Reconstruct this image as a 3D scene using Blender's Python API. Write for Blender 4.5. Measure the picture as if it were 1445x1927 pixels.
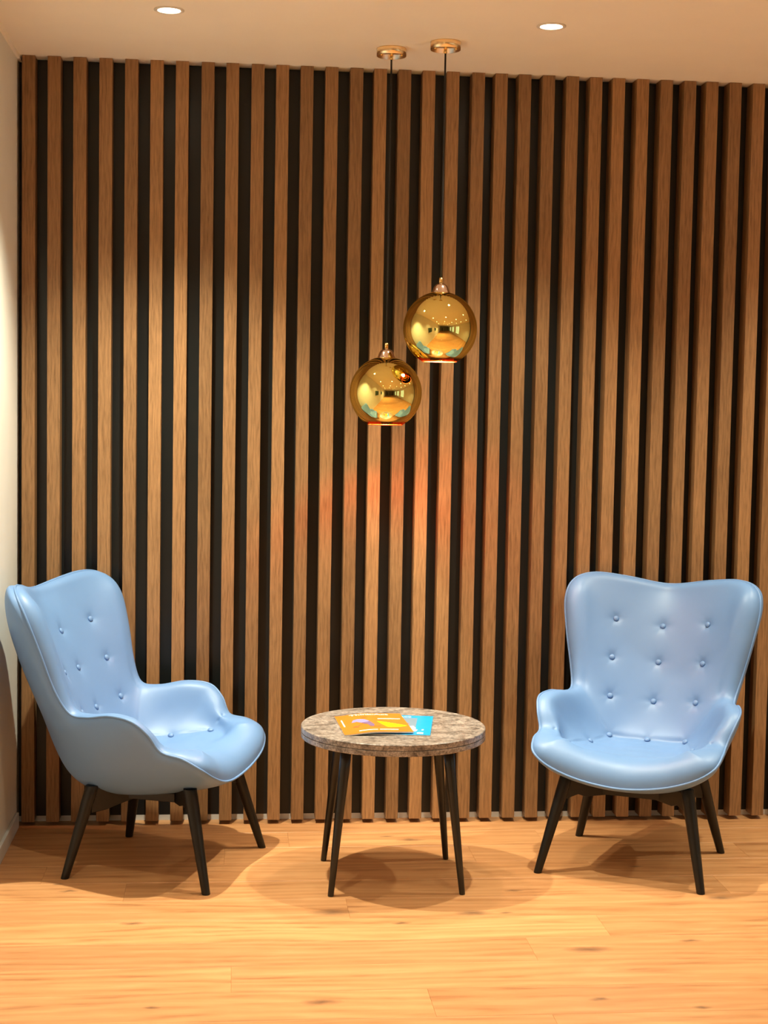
import bpy, bmesh, math, random
import numpy as np
from mathutils import Vector, Matrix

# ------------------------------------------------------------------ scene reset
for o in list(bpy.data.objects): bpy.data.objects.remove(o, do_unlink=True)
SC = bpy.context.scene
COL = SC.collection
random.seed(7)

# ------------------------------------------------------------------ camera
H = 2.7168                       # ceiling height
CR = Vector((0.99500208, -0.09834158, 0.01731481))
CU = Vector((-0.01036593, 0.07073691, 0.99744114))
CF = Vector((0.09931474, 0.99263549, -0.06936397))
cam_d = bpy.data.cameras.new('camera')
cam = bpy.data.objects.new('camera', cam_d); COL.objects.link(cam)
cam.matrix_world = Matrix(((CR.x, CU.x, -CF.x, 0.73448), (CR.y, CU.y, -CF.y, -5.51498),
                           (CR.z, CU.z, -CF.z, 1.52946), (0, 0, 0, 1)))
cam_d.sensor_fit = 'VERTICAL'; cam_d.sensor_height = 24.0
cam_d.lens = 24.0 * 2900.0 / 1927.0
cam_d.clip_start = 0.05; cam_d.clip_end = 60
SC.camera = cam

# ------------------------------------------------------------------ world, exposure, lamp settings
SC.view_settings.view_transform = 'Standard'
SC.view_settings.look = 'None'
SC.view_settings.exposure = 0.38
SC.view_settings.gamma = 1.0
SC.view_settings.use_curve_mapping = False
W = bpy.data.worlds.new('world'); SC.world = W; W.use_nodes = True
W.node_tree.nodes['Background'].inputs[0].default_value = (0.9, 0.75, 0.55, 1)
W.node_tree.nodes['Background'].inputs[1].default_value = 0.15
LAMP_COLOR = (1.0, 0.95, 0.72)
LAMP_POWER = {0: 200.0, 1: 50.0, 2: 50.0, 3: 190.0, 4: 200.0}
COLUMN_POWER = {0: 1.35, 1: 0.76, 2: 0.62, 3: 0.80}
BEAM_PEAK = 4.0     # beam profile: intensity falls with cos^n off the lamp axis   # per row of downlights
SPOT_CONE = {0: math.radians(100), 1: math.radians(100), 2: math.radians(78), 3: math.radians(78), 4: math.radians(78)}; SPOT_BLEND = 0.6
WINDOW_GLOW = 0.8

# ------------------------------------------------------------------ helpers
def tag(o, label=None, cat=None, group=None, kind=None):
    if label: o['label'] = label
    if cat: o['category'] = cat
    if group: o['group'] = group
    if kind: o['kind'] = kind
    return o

def empty(name, loc=(0, 0, 0), rz=0.0):
    o = bpy.data.objects.new(name, None); COL.objects.link(o)
    o.location = loc; o.rotation_euler = (0, 0, rz); o.empty_display_size = 0.1
    return o

def obj(name, bm, mat, parent=None, smooth=False, bevel=0.0, seg=2):
    me = bpy.data.meshes.new(name); bm.normal_update(); bm.to_mesh(me); bm.free()
    return obj_me(name, me, mat, parent, smooth, bevel, seg)

def obj_me(name, me, mat, parent=None, smooth=False, bevel=0.0, seg=2):
    mats = mat if isinstance(mat, (list, tuple)) else [mat]
    for m in mats: me.materials.append(m)
    if smooth:
        for p in me.polygons: p.use_smooth = True
    o = bpy.data.objects.new(name, me); COL.objects.link(o)
    if parent: o.parent = parent
    if bevel:
        b = o.modifiers.new('bevel', 'BEVEL'); b.width = bevel; b.segments = seg; b.limit_method = 'ANGLE'
    return o

def box(bm, x0, x1, y0, y1, z0, z1, M=None, mi=0):
    co = [(x, y, z) for z in (z0, z1) for y in (y0, y1) for x in (x0, x1)]
    v = [bm.verts.new((M @ Vector(c)) if M else c) for c in co]
    for f in ((0, 2, 3, 1), (4, 5, 7, 6), (0, 1, 5, 4), (2, 6, 7, 3), (0, 4, 6, 2), (1, 3, 7, 5)):
        fc = bm.faces.new([v[i] for i in f]); fc.material_index = mi

def boxbm(*a):
    bm = bmesh.new(); box(bm, *a); return bm

def tube(bm, pts, rad, n=16, cap=True, closed=False):
    pts = [Vector(p) for p in pts]; N = len(pts)
    rad = rad if isinstance(rad, (list, tuple)) else [rad] * N
    rings = []; prev = None
    for i, p in enumerate(pts):
        if closed: t = (pts[(i + 1) % N] - pts[i - 1]).normalized()
        else: t = (pts[min(i + 1, N - 1)] - pts[max(i - 1, 0)]).normalized()
        if prev is None:
            a = Vector((0, 0, 1)) if abs(t.z) < .9 else Vector((1, 0, 0))
            prev = t.cross(a).normalized()
        prev = (prev - t * prev.dot(t)).normalized(); b = t.cross(prev)
        rings.append([bm.verts.new(p + (prev * math.cos(2 * math.pi * k / n) + b * math.sin(2 * math.pi * k / n)) * rad[i]) for k in range(n)])
    for i in range(N if closed else N - 1):
        A, B = rings[i], rings[(i + 1) % N]
        off = 0
        if closed and i == N - 1:
            off = min(range(n), key=lambda s: sum((A[k].co - B[(k + s) % n].co).length for k in range(n)))
        for k in range(n):
            bm.faces.new((A[k], A[(k + 1) % n], B[(k + 1 + off) % n], B[(k + off) % n]))
    if cap and not closed:
        bm.faces.new(rings[0][::-1]); bm.faces.new(rings[-1])

def lathe(bm, prof, n=48, c=(0, 0, 0)):
    rings = []
    for r, z in prof:
        if r < 1e-6: rings.append([bm.verts.new((c[0], c[1], c[2] + z))])
        else: rings.append([bm.verts.new((c[0] + r * math.cos(2 * math.pi * k / n), c[1] + r * math.sin(2 * math.pi * k / n), c[2] + z)) for k in range(n)])
    for A, B in zip(rings[:-1], rings[1:]):
        for k in range(n):
            k2 = (k + 1) % n
            if len(A) == 1 and len(B) == 1: continue
            if len(A) == 1: bm.faces.new((A[0], B[k2], B[k]))
            elif len(B) == 1: bm.faces.new((A[k], A[k2], B[0]))
            else: bm.faces.new((A[k], A[k2], B[k2], B[k]))
    bmesh.ops.recalc_face_normals(bm, faces=bm.faces)

def prism(bm, poly, z0, z1, M=None):
    a = [bm.verts.new((M @ Vector((x, y, z0))) if M else (x, y, z0)) for x, y in poly]
    b = [bm.verts.new((M @ Vector((x, y, z1))) if M else (x, y, z1)) for x, y in poly]
    n = len(poly); bm.faces.new(a[::-1]); bm.faces.new(b)
    for i in range(n): bm.faces.new((a[i], a[(i + 1) % n], b[(i + 1) % n], b[i]))
    bmesh.ops.recalc_face_normals(bm, faces=bm.faces)

# ------------------------------------------------------------------ materials
class NT:
    def __init__(s, name):
        s.m = bpy.data.materials.new(name); s.m.use_nodes = True
        s.t = s.m.node_tree; s.b = s.t.nodes['Principled BSDF']; s.out = s.t.nodes['Material Output']
    def n(s, typ, **kw):
        nd = s.t.nodes.new(typ)
        for k, v in kw.items(): setattr(nd, k, v)
        return nd
    def l(s, a, b): s.t.links.new(a, b)
    def val(s, nd, **kw):
        for k, v in kw.items(): nd.inputs[k].default_value = v
        return nd
    def coord(s, scale=(1, 1, 1), kind='Object'):
        tc = s.n('ShaderNodeTexCoord'); mp = s.n('ShaderNodeMapping'); mp.inputs['Scale'].default_value = scale
        s.l(tc.outputs[kind], mp.inputs['Vector']); return mp.outputs[0]
    def noise(s, vec, scale, detail=4, rough=.5, dist=0.0):
        nd = s.n('ShaderNodeTexNoise'); s.l(vec, nd.inputs['Vector'])
        nd.inputs['Scale'].default_value = scale; nd.inputs['Detail'].default_value = detail
        nd.inputs['Roughness'].default_value = rough; nd.inputs['Distortion'].default_value = dist
        return nd.outputs['Fac']
    def ramp(s, fac, stops):
        r = s.n('ShaderNodeValToRGB'); s.l(fac, r.inputs[0]); e = r.color_ramp.elements
        while len(e) < len(stops): e.new(.5)
        for q, (p, c) in zip(e, stops): q.position = p; q.color = (*c, 1)
        return r.outputs[0]
    def mix(s, a, b, fac, mode='MIX'):
        m = s.n('ShaderNodeMix', data_type='RGBA', blend_type=mode)
        for sock, v in ((m.inputs[0], fac), (m.inputs[6], a), (m.inputs[7], b)):
            if hasattr(v, 'links') or hasattr(v, 'is_linked'): s.l(v, sock)
            elif isinstance(v, (int, float)): sock.default_value = v
            else: sock.default_value = (*v, 1)
        return m.outputs[2]
    def math(s, op, a, b=0.0, clamp=False):
        m = s.n('ShaderNodeMath', operation=op, use_clamp=clamp)
        for i, v in enumerate((a, b)):
            if hasattr(v, 'is_linked'): s.l(v, m.inputs[i])
            else: m.inputs[i].default_value = v
        return m.outputs[0]
    def base(s, c):
        if hasattr(c, 'is_linked'): s.l(c, s.b.inputs['Base Color'])
        else: s.b.inputs['Base Color'].default_value = (*c, 1)
    def bump(s, h, strength=.2, dist=.002):
        b = s.n('ShaderNodeBump'); b.inputs['Strength'].default_value = strength; b.inputs['Distance'].default_value = dist
        s.l(h, b.inputs['Height']); s.l(b.outputs[0], s.b.inputs['Normal'])
    def set(s, rough=.5, metal=0.0, spec=.5, coat=0.0, coat_rough=.1):
        s.b.inputs['Roughness'].default_value = rough; s.b.inputs['Metallic'].default_value = metal
        s.b.inputs['Specular IOR Level'].default_value = spec
        s.b.inputs['Coat Weight'].default_value = coat; s.b.inputs['Coat Roughness'].default_value = coat_rough

def plain(name, c, rough=.5, metal=0.0, spec=.5, bump=0.0, bscale=200, vary=.06):
    k = NT(name); k.set(rough, metal, spec)
    v = k.coord(); f = k.noise(v, 6, 3)
    d = tuple(max(0, x * (1 - vary)) for x in c); e = tuple(min(1, x * (1 + vary)) for x in c)
    k.base(k.ramp(f, [(.3, d), (.7, e)]))
    if bump: k.bump(k.noise(v, bscale, 3), bump, .001)
    return k.m

def leather():
    k = NT('blue_leather'); k.set(.46, 0, .45, .06, .4)
    v = k.coord()
    k.base(k.ramp(k.noise(v, 5, 4), [(.3, (.128, .250, .497)), (.7, (.137, .263, .518))]))
    vo = k.n('ShaderNodeTexVoronoi', feature='DISTANCE_TO_EDGE'); vo.inputs['Scale'].default_value = 550; k.l(v, vo.inputs['Vector'])
    h = k.math('ADD', k.math('MULTIPLY', vo.outputs['Distance'], .6), k.math('MULTIPLY', k.noise(v, 900, 2), .5))
    k.bump(h, .12, .0006)
    return k.m

def slat_wood():
    k = NT('oak_slat_wood'); k.set(.48, 0, .35)
    oi = k.n('ShaderNodeObjectInfo')
    tc = k.n('ShaderNodeTexCoord')
    off = k.n('ShaderNodeVectorMath', operation='SCALE'); off.inputs['Scale'].default_value = 9.0
    k.l(oi.outputs['Location'], off.inputs[0])
    ad = k.n('ShaderNodeVectorMath', operation='ADD'); k.l(tc.outputs['Object'], ad.inputs[0]); k.l(off.outputs[0], ad.inputs[1])
    mp = k.n('ShaderNodeMapping'); mp.inputs['Scale'].default_value = (1, 1, .06); k.l(ad.outputs[0], mp.inputs['Vector'])
    mp2 = k.n('ShaderNodeMapping'); mp2.inputs['Scale'].default_value = (1, 1, .22); k.l(ad.outputs[0], mp2.inputs['Vector'])
    fine = k.noise(mp.outputs[0], 260, 5, .65)
    big = k.noise(mp2.outputs[0], 9, 3, .5, 1.2)
    wv = k.n('ShaderNodeTexWave', wave_type='BANDS', bands_direction='X'); k.l(mp2.outputs[0], wv.inputs['Vector'])
    k.val(wv, Scale=22.0, Distortion=9.0, Detail=3.0); wv.inputs['Detail Scale'].default_value = 1.2
    g = k.math('ADD', k.math('MULTIPLY', fine, .68), k.math('MULTIPLY', wv.outputs['Fac'], .09))
    g = k.math('ADD', g, k.math('MULTIPLY', big, .25))
    c = k.ramp(g, [(.30, (.50, .48, .45)), (.5, (.86, .86, .86)), (.70, (1.18, 1.18, 1.18))])
    c = k.mix(oi.outputs['Color'], c, 1.0, 'MULTIPLY')
    k.base(c); k.bump(fine, .25, .0008)
    return k.m

def floor_wood():
    k = NT('oak_floor'); k.set(.42, 0, .4)
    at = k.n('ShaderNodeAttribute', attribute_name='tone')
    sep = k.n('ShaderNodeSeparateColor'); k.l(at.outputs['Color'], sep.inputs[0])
    tc = k.n('ShaderNodeTexCoord')
    cmb = k.n('ShaderNodeCombineXYZ'); k.l(k.math('MULTIPLY', sep.outputs[1], 37.0), cmb.inputs[0]); k.l(k.math('MULTIPLY', sep.outputs[2], 19.0), cmb.inputs[1])
    ad = k.n('ShaderNodeVectorMath', operation='ADD'); k.l(tc.outputs['Object'], ad.inputs[0]); k.l(cmb.outputs[0], ad.inputs[1])
    mp = k.n('ShaderNodeMapping'); mp.inputs['Scale'].default_value = (.10, 1, 1); k.l(ad.outputs[0], mp.inputs['Vector'])
    mp2 = k.n('ShaderNodeMapping'); mp2.inputs['Scale'].default_value = (.16, 1, 1); k.l(ad.outputs[0], mp2.inputs['Vector'])
    fine = k.noise(mp.outputs[0], 90, 5, .6)
    mid = k.noise(mp2.outputs[0], 13, 4, .55, 1.5)
    wv = k.n('ShaderNodeTexWave', wave_type='BANDS', bands_direction='Y'); k.l(mp2.outputs[0], wv.inputs['Vector'])
    k.val(wv, Scale=7.0, Distortion=14.0, Detail=3.0); wv.inputs['Detail Scale'].default_value = .9
    g = k.math('ADD', k.math('MULTIPLY', mid, .6), k.math('ADD', k.math('MULTIPLY', fine, .22), k.math('MULTIPLY', wv.outputs['Fac'], .16)))
    c = k.ramp(g, [(.26, (.36, .157, .058)), (.40, (.52, .247, .098)), (.56, (.59, .297, .125)), (.72, (.66, .352, .160))])
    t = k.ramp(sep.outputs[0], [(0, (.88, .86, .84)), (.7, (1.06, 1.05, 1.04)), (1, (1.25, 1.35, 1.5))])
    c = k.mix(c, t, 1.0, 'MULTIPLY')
    # knots: dark elliptical whorls at their own places
    dk = None
    for (x, y, r) in KNOTS:
        m = k.n('ShaderNodeMapping'); m.vector_type = 'TEXTURE'
        m.inputs['Location'].default_value = (x, y, 0); m.inputs['Scale'].default_value = (r * 2.6, r, 1)
        k.l(wob(k, tc), m.inputs['Vector'])
        gr = k.n('ShaderNodeTexGradient', gradient_type='SPHERICAL'); k.l(m.outputs[0], gr.inputs[0])
        dk = gr.outputs['Fac'] if dk is None else k.math('MAXIMUM', dk, gr.outputs['Fac'])
    kn = k.math('POWER', dk, .95)
    c = k.mix(c, (.17, .085, .04), k.math('MULTIPLY', kn, .95, True))
    k.base(c); k.bump(g, .12, .0008)
    return k.m
_w = {}
def wob(k, tc):
    if k not in _w:
        ns = k.n('ShaderNodeTexNoise'); k.l(tc.outputs['Object'], ns.inputs['Vector']); ns.inputs['Scale'].default_value = 25
        sc = k.n('ShaderNodeVectorMath', operation='SCALE'); k.l(ns.outputs['Color'], sc.inputs[0]); sc.inputs['Scale'].default_value = .025
        ad = k.n('ShaderNodeVectorMath', operation='ADD'); k.l(sc.outputs[0], ad.inputs[0]); k.l(tc.outputs['Object'], ad.inputs[1])
        sb = k.n('ShaderNodeVectorMath', operation='SUBTRACT'); k.l(ad.outputs[0], sb.inputs[0]); sb.inputs[1].default_value = (.0125, .0125, .0125)
        sx = k.n('ShaderNodeSeparateXYZ'); k.l(sb.outputs[0], sx.inputs[0])
        cx = k.n('ShaderNodeCombineXYZ'); k.l(sx.outputs[0], cx.inputs[0]); k.l(sx.outputs[1], cx.inputs[1])
        _w[k] = cx.outputs[0]
    return _w[k]

KNOTS = [(1.053, -.972, .032), (1.478, -.997, .026), (1.757, -1.326, .03), (.98, -1.669, .024), (2.282, -.892, .026), (1.705, -1.687, .013),
         (.247, -.732, .013), (.463, -1.044, .018), (1.251, -1.077, .013), (2.073, -1.268, .016), (1.639, -.789, .014), (1.953, -1.754, .012),
         (1.38, -.205, .022), (.21, -.66, .008), (2.45, -.36, .014), (1.30, -.16, .012), (1.58, -1.0, .01), (.55, -1.68, .01), (2.1, -.55, .012)]

def stone():
    k = NT('speckled_stone'); k.set(.28, 0, .5)
    v = k.coord((1, 1, 1)); v2 = k.coord((.8, 1.1, 1))
    a = k.noise(v2, 20, 8, .74, .8); b = k.noise(v, 115, 6, .75)
    c = k.ramp(a, [(.30, (.11, .095, .085)), (.42, (.27, .235, .21)), (.50, (.43, .385, .35)), (.60, (.62, .57, .53)), (.72, (.33, .31, .30))])
    d = k.ramp(b, [(.36, (.24, .22, .20)), (.5, (1, 1, 1)), (.62, (1.8, 1.75, 1.7))])
    c = k.mix(c, d, .8, 'MULTIPLY')
    vo = k.n('ShaderNodeTexVoronoi'); vo.inputs['Scale'].default_value = 70; k.l(v, vo.inputs['Vector'])
    sp = k.ramp(vo.outputs['Distance'], [(.0, (1, 1, 1)), (.16, (0, 0, 0))])
    c = k.mix(c, (.75, .68, .6), k.math('MULTIPLY', sp, .35))
    c = k.mix(c, (.50, .47, .455), 1.0, 'MULTIPLY')
    k.base(c); return k.m

def gold_glass():
    k = NT('gold_mirrored_glass'); t = k.t; t.nodes.remove(k.b)
    g = k.n('ShaderNodeBsdfGlossy'); g.inputs['Roughness'].default_value = .012
    nz = k.noise(k.coord(), 3, 2)
    k.l(k.ramp(nz, [(.3, (.88, .71, .22)), (.7, (.91, .75, .25))]), g.inputs['Color'])
    tr = k.n('ShaderNodeBsdfTransparent'); tr.inputs['Color'].default_value = (1.0, .20, .07, 1)
    mx = k.n('ShaderNodeMixShader')
    fr = k.n('ShaderNodeLayerWeight'); fr.inputs['Blend'].default_value = .25
    # the mirror coating thins out to bare red glass in the last centimetre above the rim
    tco = k.n('ShaderNodeTexCoord'); sx = k.n('ShaderNodeSeparateXYZ'); k.l(tco.outputs['Object'], sx.inputs[0])
    mr = k.n('ShaderNodeMapRange'); k.l(sx.outputs['Z'], mr.inputs['Value'])
    for q, v_ in (('From Min', -.100), ('From Max', -.093), ('To Min', .10), ('To Max', .999)): mr.inputs[q].default_value = v_
    fac = k.math('ADD', k.math('MULTIPLY', fr.outputs['Fresnel'], .04), mr.outputs[0], True)
    k.l(fac, mx.inputs[0]); k.l(tr.outputs[0], mx.inputs[1]); k.l(g.outputs[0], mx.inputs[2])
    k.l(mx.outputs[0], k.out.inputs[0]); return k.m

def emis(name, c, s):
    k = NT(name); k.base((.8, .8, .8)); k.b.inputs['Emission Color'].default_value = (*c, 1); k.b.inputs['Emission Strength'].default_value = s
    return k.m

M = dict(
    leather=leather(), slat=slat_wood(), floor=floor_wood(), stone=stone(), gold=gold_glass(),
    panel=plain('black_backing_panel', (.009, .012, .013), .34, 0, .45, .15, 400),
    wall=plain('warm_white_plaster', (.78, .78, .74), .75, 0, .3, .25, 60, .02),
    ceil=plain('white_ceiling_paint', (.97, .92, .80), .85, 0, .2, 0, 60, .01),
    base=plain('white_painted_trim', (.74, .74, .72), .45, 0, .4),
    ebony=plain('black_stained_wood', (.007, .006, .0045), .36, 0, .35, .15, 300, .3),
    tleg=plain('black_lacquered_leg', (.006, .006, .005), .28, 0, .5, .05, 300),
    cord=plain('black_textile_cord', (.01, .01, .01), .6),
    brass=plain('polished_brass', (.83, .55, .20), .18, 1.0),
    copper=plain('polished_copper_brass', (.95, .74, .44), .28, 1.0),
    chrome=plain('rosy_chrome', (.85, .68, .58), .12, 1.0),
    rim=plain('orange_glass_edge', (.9, .22, .08), .15, 0, .8),
    bulb=emis('lit_lamp_lens', (1, .82, .58), 1050.0),
    bulbbody=plain('white_lamp_body', (.35, .28, .2), .5),
    lamp=emis('lit_lamp_face', (1, .88, .66), 28.0),
    trimring=plain('cream_lamp_trim', (.75, .70, .62), .5),
    paper=plain('white_paper', (.78, .77, .72), .7),
    white=plain('white_ink', (.92, .92, .88), .4),
    orange=plain('orange_cover', (.54, .165, .018), .30, 0, .5, 0, 60, .02),
    blue=plain('bright_blue_cover', (.0, .29, .68), .30, 0, .5, 0, 60, .02),
    yellow=plain('yellow_ink', (1.0, .86, .0), .35),
    violet=plain('violet_ink', (.22, .21, .55), .4), plum=plain('plum_ink', (.16, .10, .20), .4),
    brown=plain('brown_ink', (.32, .10, .03), .4), red=plain('red_ink', (.6, .12, .09), .4),
    greyblue=plain('grey_blue_ink', (.15, .22, .30), .4), paleblue=plain('pale_blue_ink', (.55, .82, .95), .4),
    door=plain('dark_brown_door', (.05, .03, .02), .4), picture=plain('dark_green_print', (.05, .09, .06), .35, 0, .5, 0, 60, .5),
    darkwall=plain('dark_taupe_wall', (.20, .165, .12), .7),
)
def window_pane():
    k = NT('bright_window_pane'); k.set(.05)
    k.base(k.ramp(k.noise(k.coord(), 2, 2), [(.3, (.3, .42, .36)), (.7, (.5, .6, .52))]))
    k.b.inputs['Emission Color'].default_value = (.72, .95, .90, 1); k.b.inputs['Emission Strength'].default_value = WINDOW_GLOW
    return k.m
M['pane'] = window_pane()

# ------------------------------------------------------------------ room shell
XL, XR, YB, YF = -0.0164, 5.2, 0.095, -12.0
PD = 0.083                                    # slat depth: front plane y=0, panel at y=PD
tag(obj('wall_left', boxbm(XL - .15, XL, YF, YB + .1, -.1, H + .1), M['wall']), kind='structure')
tag(obj('wall_back', boxbm(XL, XR, YB, YB + .1, -.1, H + .1), M['wall']), kind='structure')
tag(obj('ceiling', boxbm(XL, XR, YF, YB, H, H + .1), M['ceil']), kind='structure')
bm = bmesh.new()
wins = [(-4.6, -3.2), (-7.0, -5.6), (-9.4, -8.0)]
ys = [YF] + [v for w in sorted(wins) for v in w] + [YB]
for i in range(0, len(ys), 2): box(bm, XR, XR + .15, ys[i], ys[i + 1], -.1, H + .1)
for a, b in wins: box(bm, XR, XR + .15, a, b, -.1, .5); box(bm, XR, XR + .15, a, b, 2.3, H + .1)
tag(obj('wall_right', bm, M['wall']), kind='structure')
for i, (a, b) in enumerate(wins):
    w = empty('window_%d' % (i + 1), (XR, (a + b) / 2, 1.4)); tag(w, kind='structure')
    hw = (b - a) / 2; bm = bmesh.new()
    box(bm, -.01, .06, -hw, -hw + .06, -.9, .9); box(bm, -.01, .06, hw - .06, hw, -.9, .9)
    box(bm, -.01, .06, -hw, hw, -.9, -.84); box(bm, -.01, .06, -hw, hw, .84, .9); box(bm, -.01, .06, -.03, .03, -.9, .9)
    obj('window_frame', bm, M['base'], w)
    obj('pane', boxbm(.03, .04, -hw + .05, hw - .05, -.85, .85), M['pane'], w)
tag(obj('wall_front', boxbm(XL, XR, YF - .15, YF, -.1, H + .1), M['darkwall']), kind='structure')
d = empty('door_1', (1.3, YF + .02, 0)); tag(d, kind='structure')
obj('door_leaf', boxbm(-.45, .45, 0, .04, 0, 2.1), M['door'], d)
bm = bmesh.new(); box(bm, -.55, -.45, 0, .06, 0, 2.2); box(bm, .45, .55, 0, .06, 0, 2.2); box(bm, -.55, .55, 0, .06, 2.1, 2.2)
obj('door_frame', bm, M['base'], d)
bm = bmesh.new(); tube(bm, [(.36, .04, 1.0), (.36, .09, 1.0), (.26, .09, 1.0)], .009, 10); obj('door_handle', bm, M['chrome'], d, True)

# floor: one mesh of planks, each with its own tone
rows = [.09 + .0005, -.097]
while rows[-1] > YF: rows.append(rows[-1] - .1868)
JOINTS = {(-.845): [1.103], (-1.406): [.75], (-1.219): [1.597], (-1.032): [1.849], (-1.593): [1.263, 2.95], (-.284): [.727, 1.571, 2.523], (-.471): [1.95, .15], (-.097): [1.847, .95], (-.658): [.42, 2.33]}
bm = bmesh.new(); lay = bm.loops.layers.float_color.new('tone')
for y1, y0 in zip(rows[:-1], rows[1:]):
    js = None
    for kk, vv in JOINTS.items():
        if abs(kk - y1) < .03: js = list(vv)
    if js is None:
        js = []; x = XL + random.uniform(.3, 2.0)
        while x < XR: js.append(x); x += random.uniform(1.6, 2.2)
    else:
        x = max(js) + 1.9
        while x < XR: js.append(x); x += 1.9
    js = [XL] + sorted(js) + [XR]
    for a, b in zip(js[:-1], js[1:]):
        g = .0005; h = .0012; w_ = random.choice((.0015, .0015, .0040))
        co = [(a, y0, -h), (b, y0, -h), (b, y1, -h), (a, y1, -h)]
        ci = [(a + g, y0 + .0012, 0), (b - g, y0 + .0012, 0), (b - g, y1 - w_, 0), (a + g, y1 - w_, 0)]
        o_ = [bm.verts.new(c) for c in co]; i_ = [bm.verts.new(c) for c in ci]
        fs = [bm.faces.new(i_)] + [bm.faces.new((o_[q], o_[(q + 1) % 4], i_[(q + 1) % 4], i_[q])) for q in range(4)]
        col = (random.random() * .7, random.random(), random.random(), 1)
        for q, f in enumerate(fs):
            for lp in f.loops: lp[lay] = col if q != 3 else (1.0, col[1], col[2], 1)  # light catching the far bevel is painted in as a brighter tone
box(bm, XL, XR, YF, YB, -.1, -.0012)
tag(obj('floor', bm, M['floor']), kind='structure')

bm = bmesh.new()
box(bm, XL, XL + .012, YF, .0, 0, .055)
tag(obj('baseboard_left', bm, M['base'], bevel=.002), kind='structure')
tag(obj('baseboard_back', boxbm(XL, XR, PD, YB, 0, .020), M['base']), kind='structure')
tag(obj('trim_1', boxbm(XL, XL + .010, YF, YB, H - .012, H), M['ceil']), kind='structure')
bp = obj('backing_panel', boxbm(XL + .001, XR, PD, YB, .020, H - .002), M['panel'])
tag(bp, 'black backing panel behind the vertical wooden slats', 'wall panel')

# ------------------------------------------------------------------ slats
SX = [0.0014, 0.0888, 0.1767, 0.2659, 0.3543, 0.4421, 0.5298, 0.6193, 0.7055, 0.794, 0.8803, 0.9665, 1.0543, 1.1424, 1.2264, 1.3132, 1.3996, 1.4861, 1.578, 1.6602, 1.7457, 1.832, 1.9195, 2.0052, 2.0884, 2.1767, 2.2644, 2.3511, 2.4333, 2.52, 2.6075]
while SX[-1] < 3.4: SX.append(SX[-1] + .0869)
TONE = [.82, .92, .98, 1.02, .92, 1.08, 1.12, .80, 1.0, .92, 1.10, .80, .98, .80, 1.12, .74, 1.10, 1.08, .86, .90, .84, .80, .92, 1.0, 1.05, 1.12, .84, .82, .95, .82, 1.0]
ORD = ['first', 'second', 'third', 'fourth', 'fifth', 'sixth', 'seventh', 'eighth', 'ninth', 'tenth', 'eleventh', 'twelfth', 'thirteenth', 'fourteenth', 'fifteenth', 'sixteenth', 'seventeenth', 'eighteenth', 'nineteenth', 'twentieth']
ORD += ['twenty-' + q for q in ORD[:9]] + ['thirtieth'] + ['thirty-' + q for q in ORD[:9]] + ['fortieth', 'forty-first', 'forty-second']
SW = .045; SG = .0150
bm = boxbm(0, SW, 0, PD - .0145, SG, H - .0005)
s0 = obj('wooden_slat', bm, M['slat'], bevel=.0012)
for i, x in enumerate(SX):
    o = s0 if i == 0 else s0.copy()
    if i: COL.objects.link(o)
    o.location = (x, .014, 0)
    t = TONE[i] if i < len(TONE) else random.uniform(.8, 1.1)
    o.color = (.355 * t, .192 * t, .084 * t, 1)
    word = 'dark brown' if t < .87 else ('pale brown' if t > 1.04 else 'mid brown')
    tag(o, '%s vertical oak slat, %s from the left wall, floor to ceiling' % (word, ORD[i]), 'slat', 'vertical wooden slats on the feature wall')

# ------------------------------------------------------------------ chair geometry (measured piping line)
PP = np.array([[0.0, -0.486, 0.897], [0.151, -0.45, 0.921], [0.262, -0.414, 0.932], [0.327, -0.373, 0.908], [0.346, -0.331, 0.844], [0.329, -0.293, 0.735], [0.302, -0.258, 0.616], [0.286, -0.214, 0.543], [0.298, -0.149, 0.536], [0.323, -0.062, 0.551], [0.34, 0.018, 0.543], [0.329, 0.068, 0.504], [0.31, 0.105, 0.448], [0.311, 0.176, 0.431], [0.294, 0.233, 0.397], [0.231, 0.254, 0.358], [0.127, 0.252, 0.324], [0.0, 0.244, 0.308]])
KM = np.array([(0, .3, -1), (-.15, .25, -1), (-.45, .2, -.85), (-.8, .05, -.6), (-1, -.2, -.1), (-.95, -.3, 0), (-.9, -.35, -.1), (-.75, -.3, -.5), (-.6, -.1, -.8), (-.5, 0, -.9), (-.5, -.15, -.85), (-.65, -.35, -.6), (-.85, -.3, -.3), (-1, -.25, .05), (-.75, -.65, .2), (-.35, -.9, .2), (-.1, -1, .15), (0, -1, .12)], float)
KN = np.array([(0, 1, .3), (0, 1, .3), (-.1, 1, .2), (-.15, 1, .0), (-.2, 1, -.1), (-.35, .9, .1), (-.5, .8, .3), (-.7, .45, .6), (-.45, .1, .88), (-.42, .0, .9), (-.40, .25, .88), (-.5, .45, .7), (-.2, .3, .95), (0, .15, 1), (.1, .25, 1), (.05, .3, 1), (0, .3, 1), (0, .3, 1)], float)
KE = np.array([(0, -1, -.35), (0, -1, -.25), (.05, -1, -.05), (.15, -1, 0), (.15, -1, 0), (.05, -1, -.2), (.05, -.9, -.5), (.03, -.6, -.9), (.03, -.2, -1), (.0, -.1, -1), (.0, -.3, -1), (.0, -.6, -.8), (-.1, -.4, -.9), (-.25, -.3, -.9), (-.3, -.45, -.7), (-.15, -.7, -.6), (0, -.85, -.5), (0, -.9, -.45)], float)
KH = np.array([.026, .027, .030, .036, .040, .040, .036, .034, .040, .042, .040, .030, .022, .020, .038, .060, .072, .076])
KW = np.array([.034, .034, .038, .044, .048, .048, .036, .036, .034, .034, .036, .04, .045, .06, .072, .075, .076, .076])

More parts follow.
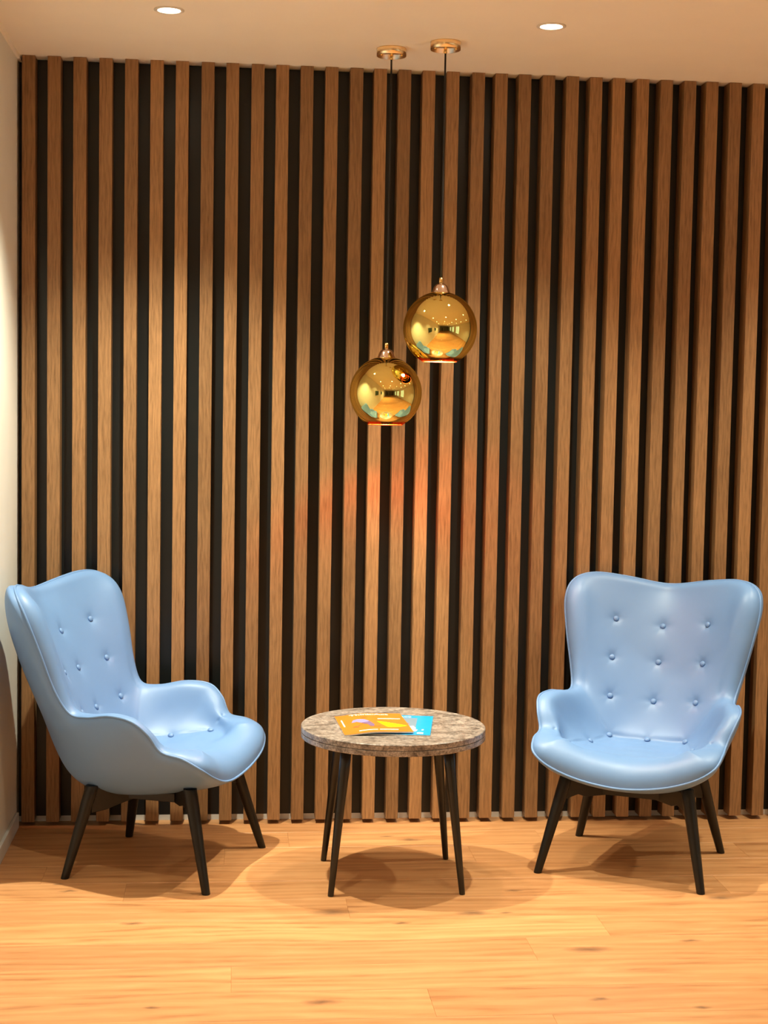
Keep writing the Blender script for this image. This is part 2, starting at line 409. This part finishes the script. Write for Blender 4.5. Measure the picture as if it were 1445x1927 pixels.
def cr(K, t):
    """Catmull-Rom through the half loop, mirrored in x for negative t."""
    K = K if K.ndim == 2 else K[:, None]
    n = len(K); sg = -1 if t < 0 else 1; t = min(abs(t), n - 1 - 1e-9); i = int(t); f = t - i
    mir = np.array([-1, 1, 1]) if K.shape[1] == 3 else np.array([1.0])
    g = lambda j: K[j] if 0 <= j < n else (K[-j] * mir if j < 0 else K[2 * (n - 1) - j] * mir)
    p0, p1, p2, p3 = g(i - 1), g(i), g(i + 1), g(i + 2)
    r = .5 * ((2 * p1) + (-p0 + p2) * f + (2 * p0 - 5 * p1 + 4 * p2 - p3) * f * f + (-p0 + 3 * p1 - 3 * p2 + p3) * f ** 3)
    return r * mir if sg < 0 else r

TA, TB, TE = 3.3, 14.3, 17.0
NU, NV = 33, 45
def loop_ts():
    """boundary walk of the grid, as (u, v, t)"""
    out = []
    for u in range(NU): out.append((u, 0, TA * (2 * u / (NU - 1) - 1)))
    for v in range(1, NV): out.append((NU - 1, v, TA + (TB - TA) * v / (NV - 1)))
    for u in range(NU - 2, -1, -1):
        s = 2 * u / (NU - 1) - 1; out.append((u, NV - 1, (1 if s >= 0 else -1) * (TE - (TE - TB) * abs(s))))
    for v in range(NV - 2, 0, -1): out.append((0, v, -(TA + (TB - TA) * v / (NV - 1))))
    return out
LOOP = loop_ts(); NL = len(LOOP)
unit = lambda a: a / np.linalg.norm(a)
def rings_inner():
    R = []
    for th in (0, 20, 42, 66):
        R.append([]); q = math.radians(th)
        for (u, v, t) in LOOP:
            A = cr(PP, t); tan = unit(cr(PP, t + .02) - cr(PP, t - .02)) if 0 < abs(t) < 16.9 else np.array([1.0, 0, 0])
            m = cr(KM, t); m = unit(m - tan * m.dot(tan)); n = cr(KN, t); n = unit(n - tan * n.dot(tan) - m * n.dot(m))
            h = float(cr(KH, t)[0]); w = float(cr(KW, t)[0])
            R[-1].append(A + m * w * (1 - math.cos(q)) + n * h * math.sin(q))
    B = []
    for (u, v, t) in LOOP:
        A = cr(PP, t); tan = unit(cr(PP, t + .02) - cr(PP, t - .02)) if 0 < abs(t) < 16.9 else np.array([1.0, 0, 0])
        m = cr(KM, t); m = unit(m - tan * m.dot(tan)); n = cr(KN, t); n = unit(n - tan * n.dot(tan) - m * n.dot(m))
        B.append(A + m * float(cr(KW, t)[0]) + n * float(cr(KH, t)[0]))
    return R, B
def rings_outer():
    R = [[], []]; B = []
    for (u, v, t) in LOOP:
        A = cr(PP, t); e = unit(cr(KE, t)); m = unit(cr(KM, t))
        R[0].append(A); R[1].append(A + e * .010 - m * .003); B.append(A + e * .024 - m * .004)
    return R, B

def solve(R, B, targets, wt=2.5):
    G = np.full((NV, NU, 3), np.nan)
    outer = {}
    for (u, v, t), b, r in zip(LOOP, B, R[-1]): G[v, u] = b; outer[(v, u)] = r
    idx = -np.ones((NV, NU), int); k = 0
    for v in range(1, NV - 1):
        for u in range(1, NU - 1): idx[v, u] = k; k += 1
    rowsA, rhs = [], []
    def eq(terms, w=1.0):
        row = np.zeros(k); b = np.zeros(3)
        for c, key in terms:
            if isinstance(key, tuple):
                j = idx[key]
                if j >= 0: row[j] += c * w
                else: b -= c * w * G[key]
            else: b -= c * w * key
        rowsA.append(row); rhs.append(b)
    for v in range(NV):
        for u in range(NU):
            inu = 0 < u < NU - 1; inv = 0 < v < NV - 1
            if inu and inv:
                eq([(1, (v, u - 1)), (-2, (v, u)), (1, (v, u + 1))]); eq([(1, (v - 1, u)), (-2, (v, u)), (1, (v + 1, u))])
                if u < NU - 2 and v < NV - 2: eq([(1, (v, u)), (-1, (v + 1, u)), (-1, (v, u + 1)), (1, (v + 1, u + 1))])
            elif inv:
                nb = (v, 1) if u == 0 else (v, NU - 2); eq([(1, outer[(v, u)]), (-2, (v, u)), (1, nb)], .8)
            elif inu:
                nb = (1, u) if v == 0 else (NV - 2, u); eq([(1, outer[(v, u)]), (-2, (v, u)), (1, nb)], .8)
    for (v, u, p, *ww) in targets:
        eq([(1, (v, u)), (-1, np.array(p, float))], ww[0] if ww else wt)
    A = np.array(rowsA); b = np.array(rhs)
    X = np.linalg.solve(A.T @ A + 1e-9 * np.eye(k), A.T @ b)
    for v in range(1, NV - 1):
        for u in range(1, NU - 1): G[v, u] = X[idx[v, u]]
    return G

def patch_mesh(R, G, flip=False):
    bm = bmesh.new()
    gv = [[bm.verts.new(G[v, u]) for u in range(NU)] for v in range(NV)]
    for v in range(NV - 1):
        for u in range(NU - 1):
            bm.faces.new((gv[v][u], gv[v][u + 1], gv[v + 1][u + 1], gv[v + 1][u]))
    prev = [gv[v][u] for (u, v, t) in LOOP]
    for ring in R[::-1]:
        cur = [bm.verts.new(p) for p in ring]
        for i in range(NL):
            j = (i + 1) % NL; bm.faces.new((prev[i], cur[i], cur[j], prev[j]))
        prev = cur
    bmesh.ops.recalc_face_normals(bm, faces=bm.faces)
    return bm

def subdivide(bm, lv):
    me = bpy.data.meshes.new('tmp'); bm.to_mesh(me); bm.free()
    o = bpy.data.objects.new('tmp', me); COL.objects.link(o)
    s = o.modifiers.new('s', 'SUBSURF'); s.levels = lv; s.render_levels = lv; s.boundary_smooth = 'ALL'
    bpy.context.view_layer.update()
    dg = bpy.context.evaluated_depsgraph_get()
    m2 = bpy.data.meshes.new_from_object(o.evaluated_get(dg)); bpy.data.objects.remove(o, do_unlink=True)
    bm = bmesh.new(); bm.from_mesh(m2); bpy.data.meshes.remove(m2); return bm

C0 = NU // 2
T = []
for v, y, z in [(5, -.381, .755), (10, -.314, .63), (15, -.242, .508), (18, -.197, .435), (20, -.172, .393), (22, -.138, .384), (26, -.07, .386), (32, .03, .388), (38, .11, .388), (42, .15, .386)]:
    T.append((v, C0, (0, y, z), .35 if v < 18 else 1.5))
for sg in (-1, 1):
    u8 = C0 + sg * 8
    for v, x, y, z in [(4, .16, -.348, .785), (9, .158, -.286, .655), (14, .152, -.222, .528), (18, .142, -.178, .43), (20, .135, -.160, .394), (25, .166, -.06, .387), (31, .198, .02, .398), (35, .228, .075, .415), (39, .20, .13, .391)]:
        T.append((v, u8, (sg * x, y, z), .5 if v < 17 else 2.0))
    for v, x, y, z in [(6, .262, -.274, .735), (12, .250, -.224, .59), (22, .232, -.10, .455), (28, .262, -.01, .462)]:
        T.append((v, C0 + sg * 12, (sg * x, y, z), .8))
Ri, Bi = rings_inner(); Gi = solve(Ri, Bi, T)
inner = subdivide(patch_mesh(Ri, Gi), 2)

T2 = []
for v, y, z in [(3, -.517, .845), (8, -.487, .735), (13, -.437, .62), (18, -.383, .50), (22, -.325, .375), (24, -.288, .305), (26, -.235, .268), (29, -.15, .256), (34, -.02, .255), (38, .08, .262), (41, .15, .276)]:
    T2.append((v, C0, (0, y, z)))
for sg in (-1, 1):
    for v, x, y, z in [(3, .18, -.488, .86), (8, .175, -.462, .735), (13, .17, -.415, .615), (18, .165, -.362, .49), (22, .165, -.305, .37), (24, .165, -.268, .312), (26, .165, -.21, .282), (30, .165, -.11, .272), (34, .17, -.02, .274), (39, .17, .10, .290)]:
        T2.append((v, C0 + sg * 8, (sg * x, y, z)))
    for v, x, y, z in [(5, .31, -.41, .79), (11, .275, -.35, .61), (17, .27, -.26, .44), (22, .28, -.13, .38), (28, .285, 0, .372), (34, .272, .08, .355), (40, .262, .15, .35)]:
        T2.append((v, C0 + sg * 13, (sg * x, y, z), .9))
Ro, Bo = rings_outer(); Go = solve(Ro, Bo, T2)
outer = subdivide(patch_mesh(Ro, Go), 2)

BUTTONS = [(0, -.38, .758), (.163, -.35, .782), (-.163, -.35, .782), (0, -.318, .634), (.16, -.29, .649), (-.16, -.29, .649), (0, -.246, .515), (.15, -.228, .524), (-.15, -.228, .524),
           (.133, -.165, .391), (-.133, -.165, .391), (0, -.168, .386), (.174, -.06, .388), (-.174, -.06, .388), (.216, .068, .414), (-.216, .068, .414)]
def seglist(P): return [(np.array(a, float), np.array(b, float)) for a, b in zip(P[:-1], P[1:])]
SEAMS = []
for sg in (-1, 1):
    SEAMS += [(a, b, .0045, .0045) for a, b in seglist([(sg * .133, -.165, .391), (sg * .174, -.06, .386), (sg * .216, .068, .414), (sg * .26, .10, .455), (sg * .285, .108, .485)])]
    SEAMS += [(a, b, .0022, .0035) for a, b in seglist([(sg * .133, -.165, .391), (sg * .165, -.172, .45), (sg * .205, -.185, .51), (sg * .25, -.19, .56)])]
SEAMS += [(a, b, .007, .012) for a, b in seglist([(-.133, -.165, .391), (0, -.165, .386), (.133, -.165, .391)])]
inner.normal_update(); inner.verts.ensure_lookup_table()
V = np.array([v.co[:] for v in inner.verts]); Nn = np.array([v.normal[:] for v in inner.verts])
ic = int(np.argmin(np.linalg.norm(V - np.array([0, -.3, .6]), axis=1)))
if Nn[ic][1] < 0:
    bmesh.ops.reverse_faces(inner, faces=inner.faces); Nn = -Nn
disp = np.zeros(len(V)); BT = []
for b in BUTTONS:
    b = np.array(b); dd = np.linalg.norm(V - b, axis=1); j = int(np.argmin(dd)); c = V[j]
    dd = np.linalg.norm(V - c, axis=1)
    deep = .0095 if b[2] > .45 else .006
    wob_ = 1 + .25 * np.cos(6 * np.arctan2((V - c)[:, 2], (V - c)[:, 0]))
    disp -= deep * (.65 * np.exp(-(dd / .015) ** 2) + .35 * np.exp(-(dd / .034) ** 2) * wob_)
    nn = Nn[j]; BT.append((c - nn * deep * .8, nn))
for a, b, dep, sig in SEAMS:
    ab = b - a; tt = np.clip(((V - a) @ ab) / (ab @ ab), 0, 1); q = a + tt[:, None] * ab
    r = np.linalg.norm(V - q, axis=1); near = r < .05
    disp = np.where(near, np.minimum(disp, disp * .6 - dep * np.exp(-(r / sig) ** 2)), disp)
# seat-corner crumples near the left front of the seat and gentle overall unevenness
for (x, y, s) in [(-.04, -.05, .008), (-.055, -.035, .006), (.055, -.035, .006), (.03, -.0, .005)]:
    r = np.linalg.norm(V[:, :2] - np.array([x, y]), axis=1); disp += np.where((V[:, 2] < .42) & (V[:, 2] > .36), .0012 * np.exp(-(r / s) ** 2), 0)
V2 = V + Nn * disp[:, None]
for v, p in zip(inner.verts, V2): v.co = p
bmesh.ops.recalc_face_normals(inner, faces=[])
LOOPPTS = [cr(PP, t) for t in [(-17 + 34 * i / 240) for i in range(240)]]

def leg_bm(foot, top, r0, r1, n=20):
    bm = bmesh.new(); f = Vector(foot); t = Vector(top); pts = []; rr = []
    for q, k in ((0, .90), (.006, 1.0), (.3, None), (.6, None), (.85, None), (1, None)):
        pts.append(f.lerp(t, q)); rr.append(r0 * k if k else r0 + (r1 - r0) * min(1, q * 1.15))
    # horizontal rings so that the foot stands flat on the floor
    rings = [[bm.verts.new((p.x + r * math.cos(2 * math.pi * j / n), p.y + r * math.sin(2 * math.pi * j / n), p.z)) for j in range(n)] for p, r in zip(pts, rr)]
    for A, B in zip(rings[:-1], rings[1:]):
        for j in range(n): bm.faces.new((A[j], A[(j + 1) % n], B[(j + 1) % n], B[j]))
    bm.faces.new(rings[0][::-1]); bm.faces.new(rings[-1]); return bm

def make_chair():
    root = empty('wing_armchair')
    obj('outer_shell', outer, M['leather'], root, True)
    obj('cushion', inner, M['leather'], root, True)
    bm = bmesh.new(); tube(bm, LOOPPTS, .0042, 8, closed=True); bmesh.ops.recalc_face_normals(bm, faces=bm.faces)
    obj('piping', bm, M['leather'], root, True)
    me = None
    for c, nn in BT:
        q = Vector(nn).to_track_quat('Z', 'Y')
        if me is None:
            bm = bmesh.new()
            lathe(bm, [(0, .0052), (.003, .0050), (.006, .0042), (.0088, .0025), (.0102, .0), (.0098, -.002), (.006, -.004), (0, -.0045)], 20)
            b = obj('button', bm, M['leather'], root, True); me = b.data
        else:
            b = bpy.data.objects.new('button', me); COL.objects.link(b); b.parent = root
        b.location = Vector(c) + Vector(nn) * .0022; b.rotation_euler = q.to_euler()
    for sx in (-1, 1):
        obj('leg', leg_bm((sx * .268, .243, 0), (sx * .200, .160, .312), .0135, .0215), M['ebony'], root, True, .0015)
        obj('leg', leg_bm((sx * .252, -.244, 0), (sx * .182, -.182, .292), .0135, .0215), M['ebony'], root, True, .0015)
    # crossed boards that join the legs
    bm = bmesh.new()
    for sx in (-1, 1):
        f = Vector((sx * .205, .165, 0)); r = Vector((-sx * .187, -.187, 0)); dv = (f - r); L = dv.length; dv.normalize()
        prof = [(0, .283), (L, .300), (L, .236), (L * .95, .244), (L * .91, .250), (L * .86, .240), (L * .72, .240), (L * .5, .238), (L * .32, .236), (L * .20, .222), (L * .1, .208), (0, .203)]
        pv = Vector((-dv.y, dv.x, 0))
        A = [bm.verts.new(r + dv * s + pv * .011 + Vector((0, 0, z))) for s, z in prof]
        B = [bm.verts.new(r + dv * s - pv * .011 + Vector((0, 0, z))) for s, z in prof]
        bm.faces.new(A); bm.faces.new(B[::-1]); n = len(prof)
        for i in range(n): bm.faces.new((A[i], B[i], B[(i + 1) % n], A[(i + 1) % n]))
    bmesh.ops.recalc_face_normals(bm, faces=bm.faces)
    obj('cross_frame', bm, M['ebony'], root, False, .002)
    bm = bmesh.new(); box(bm, -.13, .13, -.08, .08, .243, .272); obj('mounting_plate', bm, M['ebony'], root, False, .002)
    return root

chair = make_chair()
chair.location = (.5357, -.4500, 0); chair.rotation_euler = (0, 0, math.radians(-20.02 - 90))
tag(chair, 'light blue buttoned leather wing armchair on the left, beside the white wall', 'armchair', 'blue wing armchairs')
c2 = chair.copy(); COL.objects.link(c2)
for ch in list(chair.children):
    q = ch.copy(); COL.objects.link(q); q.parent = c2
c2.location = (2.1041, -.5110, 0); c2.rotation_euler = (0, 0, math.radians(-117.14 - 90))
tag(c2, 'light blue buttoned leather wing armchair on the right, facing the camera', 'armchair', 'blue wing armchairs')

# ------------------------------------------------------------------ table
TC = (1.265, -.632); TR = .297; TZ = .500
tb = empty('side_table', (TC[0], TC[1], 0)); tag(tb, 'small round side table with speckled stone top and four splayed black legs', 'table')
bm = bmesh.new(); z0 = TZ - .037
lathe(bm, [(0, TZ), (TR - .002, TZ), (TR, TZ - .002), (TR, TZ - .0175), (TR - .0015, TZ - .0185), (TR - .004, TZ - .0185), (TR - .004, TZ - .0200), (TR - .0015, TZ - .0200), (TR, TZ - .0210), (TR, z0 + .002), (TR - .002, z0), (0, z0)], 128)
o = obj('tabletop', bm, M['stone'], tb, False)
for sx in (-1, 1):
    for sy in (-1, 1):
        obj('leg', leg_bm((sx * .207, sy * .188, 0), (sx * .160, sy * .135, z0 + .001), .0095, .0175), M['tleg'], tb, True)
# ------------------------------------------------------------------ magazines
def text_mesh(s, size, ext=.0002, bold=.0):
    cu = bpy.data.curves.new('t', 'FONT'); cu.body = s; cu.size = size; cu.extrude = ext; cu.offset = bold; cu.resolution_u = 3
    o = bpy.data.objects.new('t', cu); COL.objects.link(o); bpy.context.view_layer.update()
    me = bpy.data.meshes.new_from_object(o.evaluated_get(bpy.context.evaluated_depsgraph_get()))
    bpy.data.objects.remove(o, do_unlink=True); return me

def magazine(name, loc, rz, w, h, th, zf, cover, label):
    root = empty(name, loc, rz); tag(root, label, 'magazine', 'magazines on the side table')
    n = 24
    def sheet(z_off0, z_off1, ins):
        bm = bmesh.new(); A = []; B = []
        for i in range(n + 1):
            x = ins + (w - 2 * ins) * i / n
            A.append([bm.verts.new((x, y, zf(x / w, y / h) + z_off0)) for y in (ins, h / 2, h - ins)])
            B.append([bm.verts.new((x, y, zf(x / w, y / h) + z_off1)) for y in (ins, h / 2, h - ins)])
        for i in range(n):
            for j in range(2):
                bm.faces.new((A[i][j], A[i][j + 1], A[i + 1][j + 1], A[i + 1][j])); bm.faces.new((B[i][j], B[i + 1][j], B[i + 1][j + 1], B[i][j + 1]))
            bm.faces.new((A[i][0], A[i + 1][0], B[i + 1][0], B[i][0])); bm.faces.new((A[i][2], B[i][2], B[i + 1][2], A[i + 1][2]))
        for i in (0, n):
            for j in range(2): bm.faces.new((A[i][j], B[i][j], B[i][j + 1], A[i][j + 1]))
        bmesh.ops.recalc_face_normals(bm, faces=bm.faces); return bm
    obj('pages', sheet(0, th, .0008), M['paper'], root)
    obj('cover', sheet(th, th + .0004, 0), cover, root)
    def decal(nm, poly, mat, lift=0):
        # printed shape laid on the cover
        xs = [p[0] for p in poly]; bm = bmesh.new()
        vs = [bm.verts.new((x * w, y * h, 0)) for x, y in poly]; f = bm.faces.new(vs)
        bmesh.ops.triangulate(bm, faces=[f])
        for _ in range(3): bmesh.ops.subdivide_edges(bm, edges=[e for e in bm.edges if abs(e.verts[0].co.x - e.verts[1].co.x) > .01], cuts=1)
        for v in bm.verts: v.co.z = zf(v.co.x / w, v.co.y / h) + th + .0006 + lift
        bmesh.ops.triangulate(bm, faces=bm.faces)
        bm.normal_update()
        if sum(f.normal.z for f in bm.faces) < 0: bmesh.ops.reverse_faces(bm, faces=bm.faces)
        return obj(nm, bm, mat, root)
    def words(nm, s, x0, x1, y, hgt, mat, bold=0.0):
        me = text_mesh(s, 1.0, 0, bold)
        X = [v.co.x for v in me.vertices]; Y = [v.co.y for v in me.vertices]
        sx = (x1 - x0) * w / (max(X) - min(X)); sy = hgt * h / (max(Y) - min(Y)); mx = min(X); my = min(Y)
        for v in me.vertices:
            xx = x0 * w + (v.co.x - mx) * sx; yy = y * h + (v.co.y - my) * sy
            v.co = (xx, yy, zf(xx / w, yy / h) + th + .0007)
        return obj_me(nm, me, mat, root)
    return root, decal, words

zb = lambda u, v: 0.0
br, dec, wrd = magazine('magazine', (1.155, -.774, TZ + .0003), math.radians(-9.3), .210, .297, .0035, zb, M['blue'], 'bright blue magazine on the stone table, partly under the orange one')
wrd('title', 'Think:Act', .06, .66, .895, .062, M['white'], .02)
dec('picture', [(.10, .20), (.76, .20), (.76, .86), (.10, .86)], M['greyblue'])
dec('red_shape', [(.48, .54), (.60, .60), (.66, .56), (.58, .50), (.50, .49)], M['red'], .0003)
dec('white_shape', [(.46, .40), (.56, .47), (.66, .42), (.72, .44), (.77, .33), (.74, .24), (.60, .30), (.48, .33)], M['white'], .0003)
dec('pale_blue_shape', [(.48, .30), (.62, .34), (.80, .25), (.78, .16), (.52, .14)], M['paleblue'], .0005)
dec('small_white_mark', [(.80, .05), (.89, .05), (.89, .12), (.80, .12)], M['white'], .0003)
dec('small_white_dot', [(.86, .23), (.89, .23), (.89, .27), (.86, .27)], M['white'], .0003)
dec('text_bar', [(.50, .06), (.72, .06), (.72, .09), (.50, .09)], M['paleblue'], .0003)
zo = lambda u, v: .0085 * (1 - math.cos(min(1, u / .45) * math.pi)) / 2 + .0015 * u - .003 * max(0, (u - .55)) / .45
br, dec, wrd = magazine('magazine', (1.0955, -.7985, TZ + .0003), math.radians(2.6), .218, .285, .0035, zo, M['orange'], 'orange magazine with a running figure on its cover, lying on top')
wrd('title', 'Think:Act', .21, .80, .90, .065, M['white'], .02)
dec('violet_torso', [(.19, .56), (.23, .68), (.30, .71), (.40, .67), (.455, .57), (.42, .53), (.33, .50), (.27, .58)], M['violet'])
dec('plum_leg', [(.33, .51), (.42, .53), (.455, .575), (.50, .38), (.475, .29), (.43, .29), (.40, .42), (.36, .44)], M['plum'], .0003)
dec('brown_leg', [(.36, .47), (.27, .36), (.25, .30), (.17, .32), (.20, .36), (.25, .37), (.33, .45)], M['brown'], .0002)
dec('brown_foot', [(.47, .30), (.58, .30), (.57, .27), (.47, .27)], M['brown'], .0002)
dec('brown_arm', [(.35, .76), (.46, .80), (.44, .76), (.37, .74)], M['brown'], .0002)
dec('yellow_wedge', [(.565, .55), (.70, .50), (.97, .32), (.90, .28), (.72, .24), (.66, .27)], M['yellow'])
x = .60
while x < .93:
    bw = random.uniform(.012, .02)
    dec('small_lettering', [(x, .672), (x + bw, .672), (x + bw, .71), (x, .71)], M['white']); x += bw + .007
dec('footer_line', [(.23, .10), (.50, .10), (.50, .13), (.23, .13)], M['paper'])
dec('footer_line', [(.53, .10), (.80, .10), (.80, .13), (.53, .13)], M['paper'])
dec('spine_mark', [(.055, .40), (.075, .40), (.075, .75), (.055, .75)], M['paper'])

# ------------------------------------------------------------------ pendants
def pendant(x, y, zc, label):
    root = empty('pendant_lamp', (x, y, H)); tag(root, label, 'pendant lamp', 'gold globe pendant lamps')
    bm = bmesh.new()
    lathe(bm, [(0, -.0005), (.048, -.0005), (.0495, -.002), (.0495, -.026), (.0475, -.026), (.0475, -.012), (0, -.012)], 48)
    can = obj('canopy', bm, M['copper'], root, True)
    bm = bmesh.new(); lathe(bm, [(0, -.012), (.0055, -.012), (.0055, -.036), (.003, -.038), (0, -.038)], 16); obj('cord_grip', bm, M['brass'], can, True)
    for s in (-1, 1):
        bm = bmesh.new(); lathe(bm, [(0, -.012), (.004, -.012), (.004, -.024), (0, -.025)], 12, (s * .034, 0, 0)); obj('screw', bm, M['brass'], can, True)
    zt = zc - H; R = .1225
    bm = bmesh.new(); tube(bm, [(0, 0, -.03), (0, 0, zt + R + .034)], .0032, 10); obj('cord', bm, M['cord'], root, True)
    bm = bmesh.new()
    lathe(bm, [(0, R + .040), (.005, R + .040), (.006, R + .030), (.0065, R + .026), (.013, R + .0245), (.0195, R + .020), (.0245, R + .012), (.0275, R + .003), (.030, R - .003), (.030, R - .008), (0, R - .008)], 32, (0, 0, zt))
    cap = obj('cap', bm, M['chrome'], root, True)
    bm = bmesh.new(); lathe(bm, [(0, R + .046), (.0065, R + .045), (.0065, R + .026), (.0, R + .026)], 16, (0, 0, zt)); obj('cap_nut', bm, M['brass'], cap, True)
    prof = []; a1 = math.acos(.885)
    n = 40; t0 = math.asin(.028 / R)
    for i in range(n + 1):
        a = t0 + (math.pi - a1 - t0) * i / n; prof.append((R * math.sin(a), R * math.cos(a)))
    bm = bmesh.new(); lathe(bm, prof, 96); gl = obj('glass_globe', bm, M['gold'], root, True); gl.location = (0, 0, zt)
    rr, rz = prof[-1]
    bm = bmesh.new(); tube(bm, [(rr * math.cos(2 * math.pi * k / 72), rr * math.sin(2 * math.pi * k / 72), rz) for k in range(72)], .0016, 8, closed=True)
    obj('rim', bm, M['rim'], gl, True)
    bm = bmesh.new(); lathe(bm, [(0, R - .008), (.016, R - .008), (.019, .04), (.016, .022), (0, .022)], 24, (0, 0, zt)); obj('lamp_holder', bm, M['brass'], root, True)
    bm = bmesh.new(); lathe(bm, [(0, .023), (.012, .022), (.014, .015), (.020, -.002), (.0265, -.018), (.0265, -.0305), (.0245, -.0305), (.0245, -.0295), (0, -.0295)], 24, (0, 0, zt)); bl = obj('bulb', bm, M['bulbbody'], root, True)
    bm = bmesh.new(); lathe(bm, [(0, -.041), (.010, -.040), (.019, -.037), (.0235, -.031), (.0235, -.030), (0, -.030)], 24, (0, 0, zt)); obj('lamp_lens', bm, M['bulb'], bl)
pendant(1.255, -.300, 1.570, 'lower gold mirrored glass globe pendant on a black cord, the left one')
pendant(1.420, -.422, 1.784, 'higher gold mirrored glass globe pendant on a black cord, the right one')

# ------------------------------------------------------------------ downlights
def downlight(x, y, row, col, label, tilt=(0, 0)):
    root = empty('ceiling_downlight', (x, y, H)); tag(root, label, 'downlight', 'recessed ceiling downlights')
    bm = bmesh.new(); lathe(bm, [(.035, -.0005), (.046, -.0005), (.046, -.0025), (.040, -.005), (.035, -.0035)], 40); obj('trim_ring', bm, M['trimring'], root, True)
    bm = bmesh.new(); lathe(bm, [(0, -.0035), (.02, -.0035), (.0345, -.002), (.0345, -.0003), (0, -.0003)], 32); obj('lamp_face', bm, M['lamp'], root, True)
    ld = bpy.data.lights.new('downlight_beam', 'SPOT'); ld.energy = LAMP_POWER[row] * COLUMN_POWER[col]; ld.color = LAMP_COLOR
    ld.spot_size = SPOT_CONE[row]; ld.spot_blend = SPOT_BLEND; ld.shadow_soft_size = .022
    ld.use_nodes = True; nt = ld.node_tree; em = nt.nodes['Emission']
    tc = nt.nodes.new('ShaderNodeTexCoord'); sp = nt.nodes.new('ShaderNodeSeparateXYZ'); ab = nt.nodes.new('ShaderNodeMath'); ab.operation = 'ABSOLUTE'
    pw = nt.nodes.new('ShaderNodeMath'); pw.operation = 'POWER'; pw.inputs[1].default_value = BEAM_PEAK
    nt.links.new(tc.outputs['Normal'], sp.inputs[0]); nt.links.new(sp.outputs['Z'], ab.inputs[0]); nt.links.new(ab.outputs[0], pw.inputs[0]); nt.links.new(pw.outputs[0], em.inputs['Strength'])
    lo = bpy.data.objects.new('downlight_beam', ld); COL.objects.link(lo); lo.parent = root; lo.location = (0, 0, -.03)
    lo.rotation_euler = (tilt[0], tilt[1], 0)
RN = ['first', 'second', 'third', 'fourth', 'fifth']; CN = ['nearest the left wall', 'second from the left wall', 'third from the left wall', 'fourth from the left wall']
for r_, y in enumerate([-.69, -1.9, -3.15, -4.4, -5.65, ]):
    for c_, x in enumerate([.534, 1.715, 2.90, 4.08]):
        if r_ >= 3 and c_ == 3: continue
        if r_ == 0: lab = ['lit recessed ceiling downlight above the left armchair', 'lit recessed ceiling downlight to the right of the pendant canopies', 'lit ceiling downlight in the first row from the slats, third from left', 'lit ceiling downlight in the first row from the slats, fourth from left'][c_]
        else: lab = 'lit ceiling downlight in the %s row from the slats, %s' % (RN[r_], CN[c_])
        downlight(x, y, r_, c_, lab)

# ------------------------------------------------------------------ pictures on the left wall behind the camera's view
for y, side in ((-2.3, 'nearer the slats'), (-3.9, 'farther from the slats')):
    p = empty('framed_picture', (XL, y, 1.5)); tag(p, 'white framed dark green picture on the left wall, %s' % side, 'picture', 'pictures on the left wall')
    bm = bmesh.new(); box(bm, .0, .03, -.45, .45, -.32, -.26); box(bm, .0, .03, -.45, .45, .26, .32); box(bm, 0, .03, -.45, -.39, -.26, .26); box(bm, 0, .03, .39, .45, -.26, .26)
    obj('picture_frame', bm, M['base'], p); obj('print', boxbm(.0, .012, -.39, .39, -.26, .26), M['picture'], p)
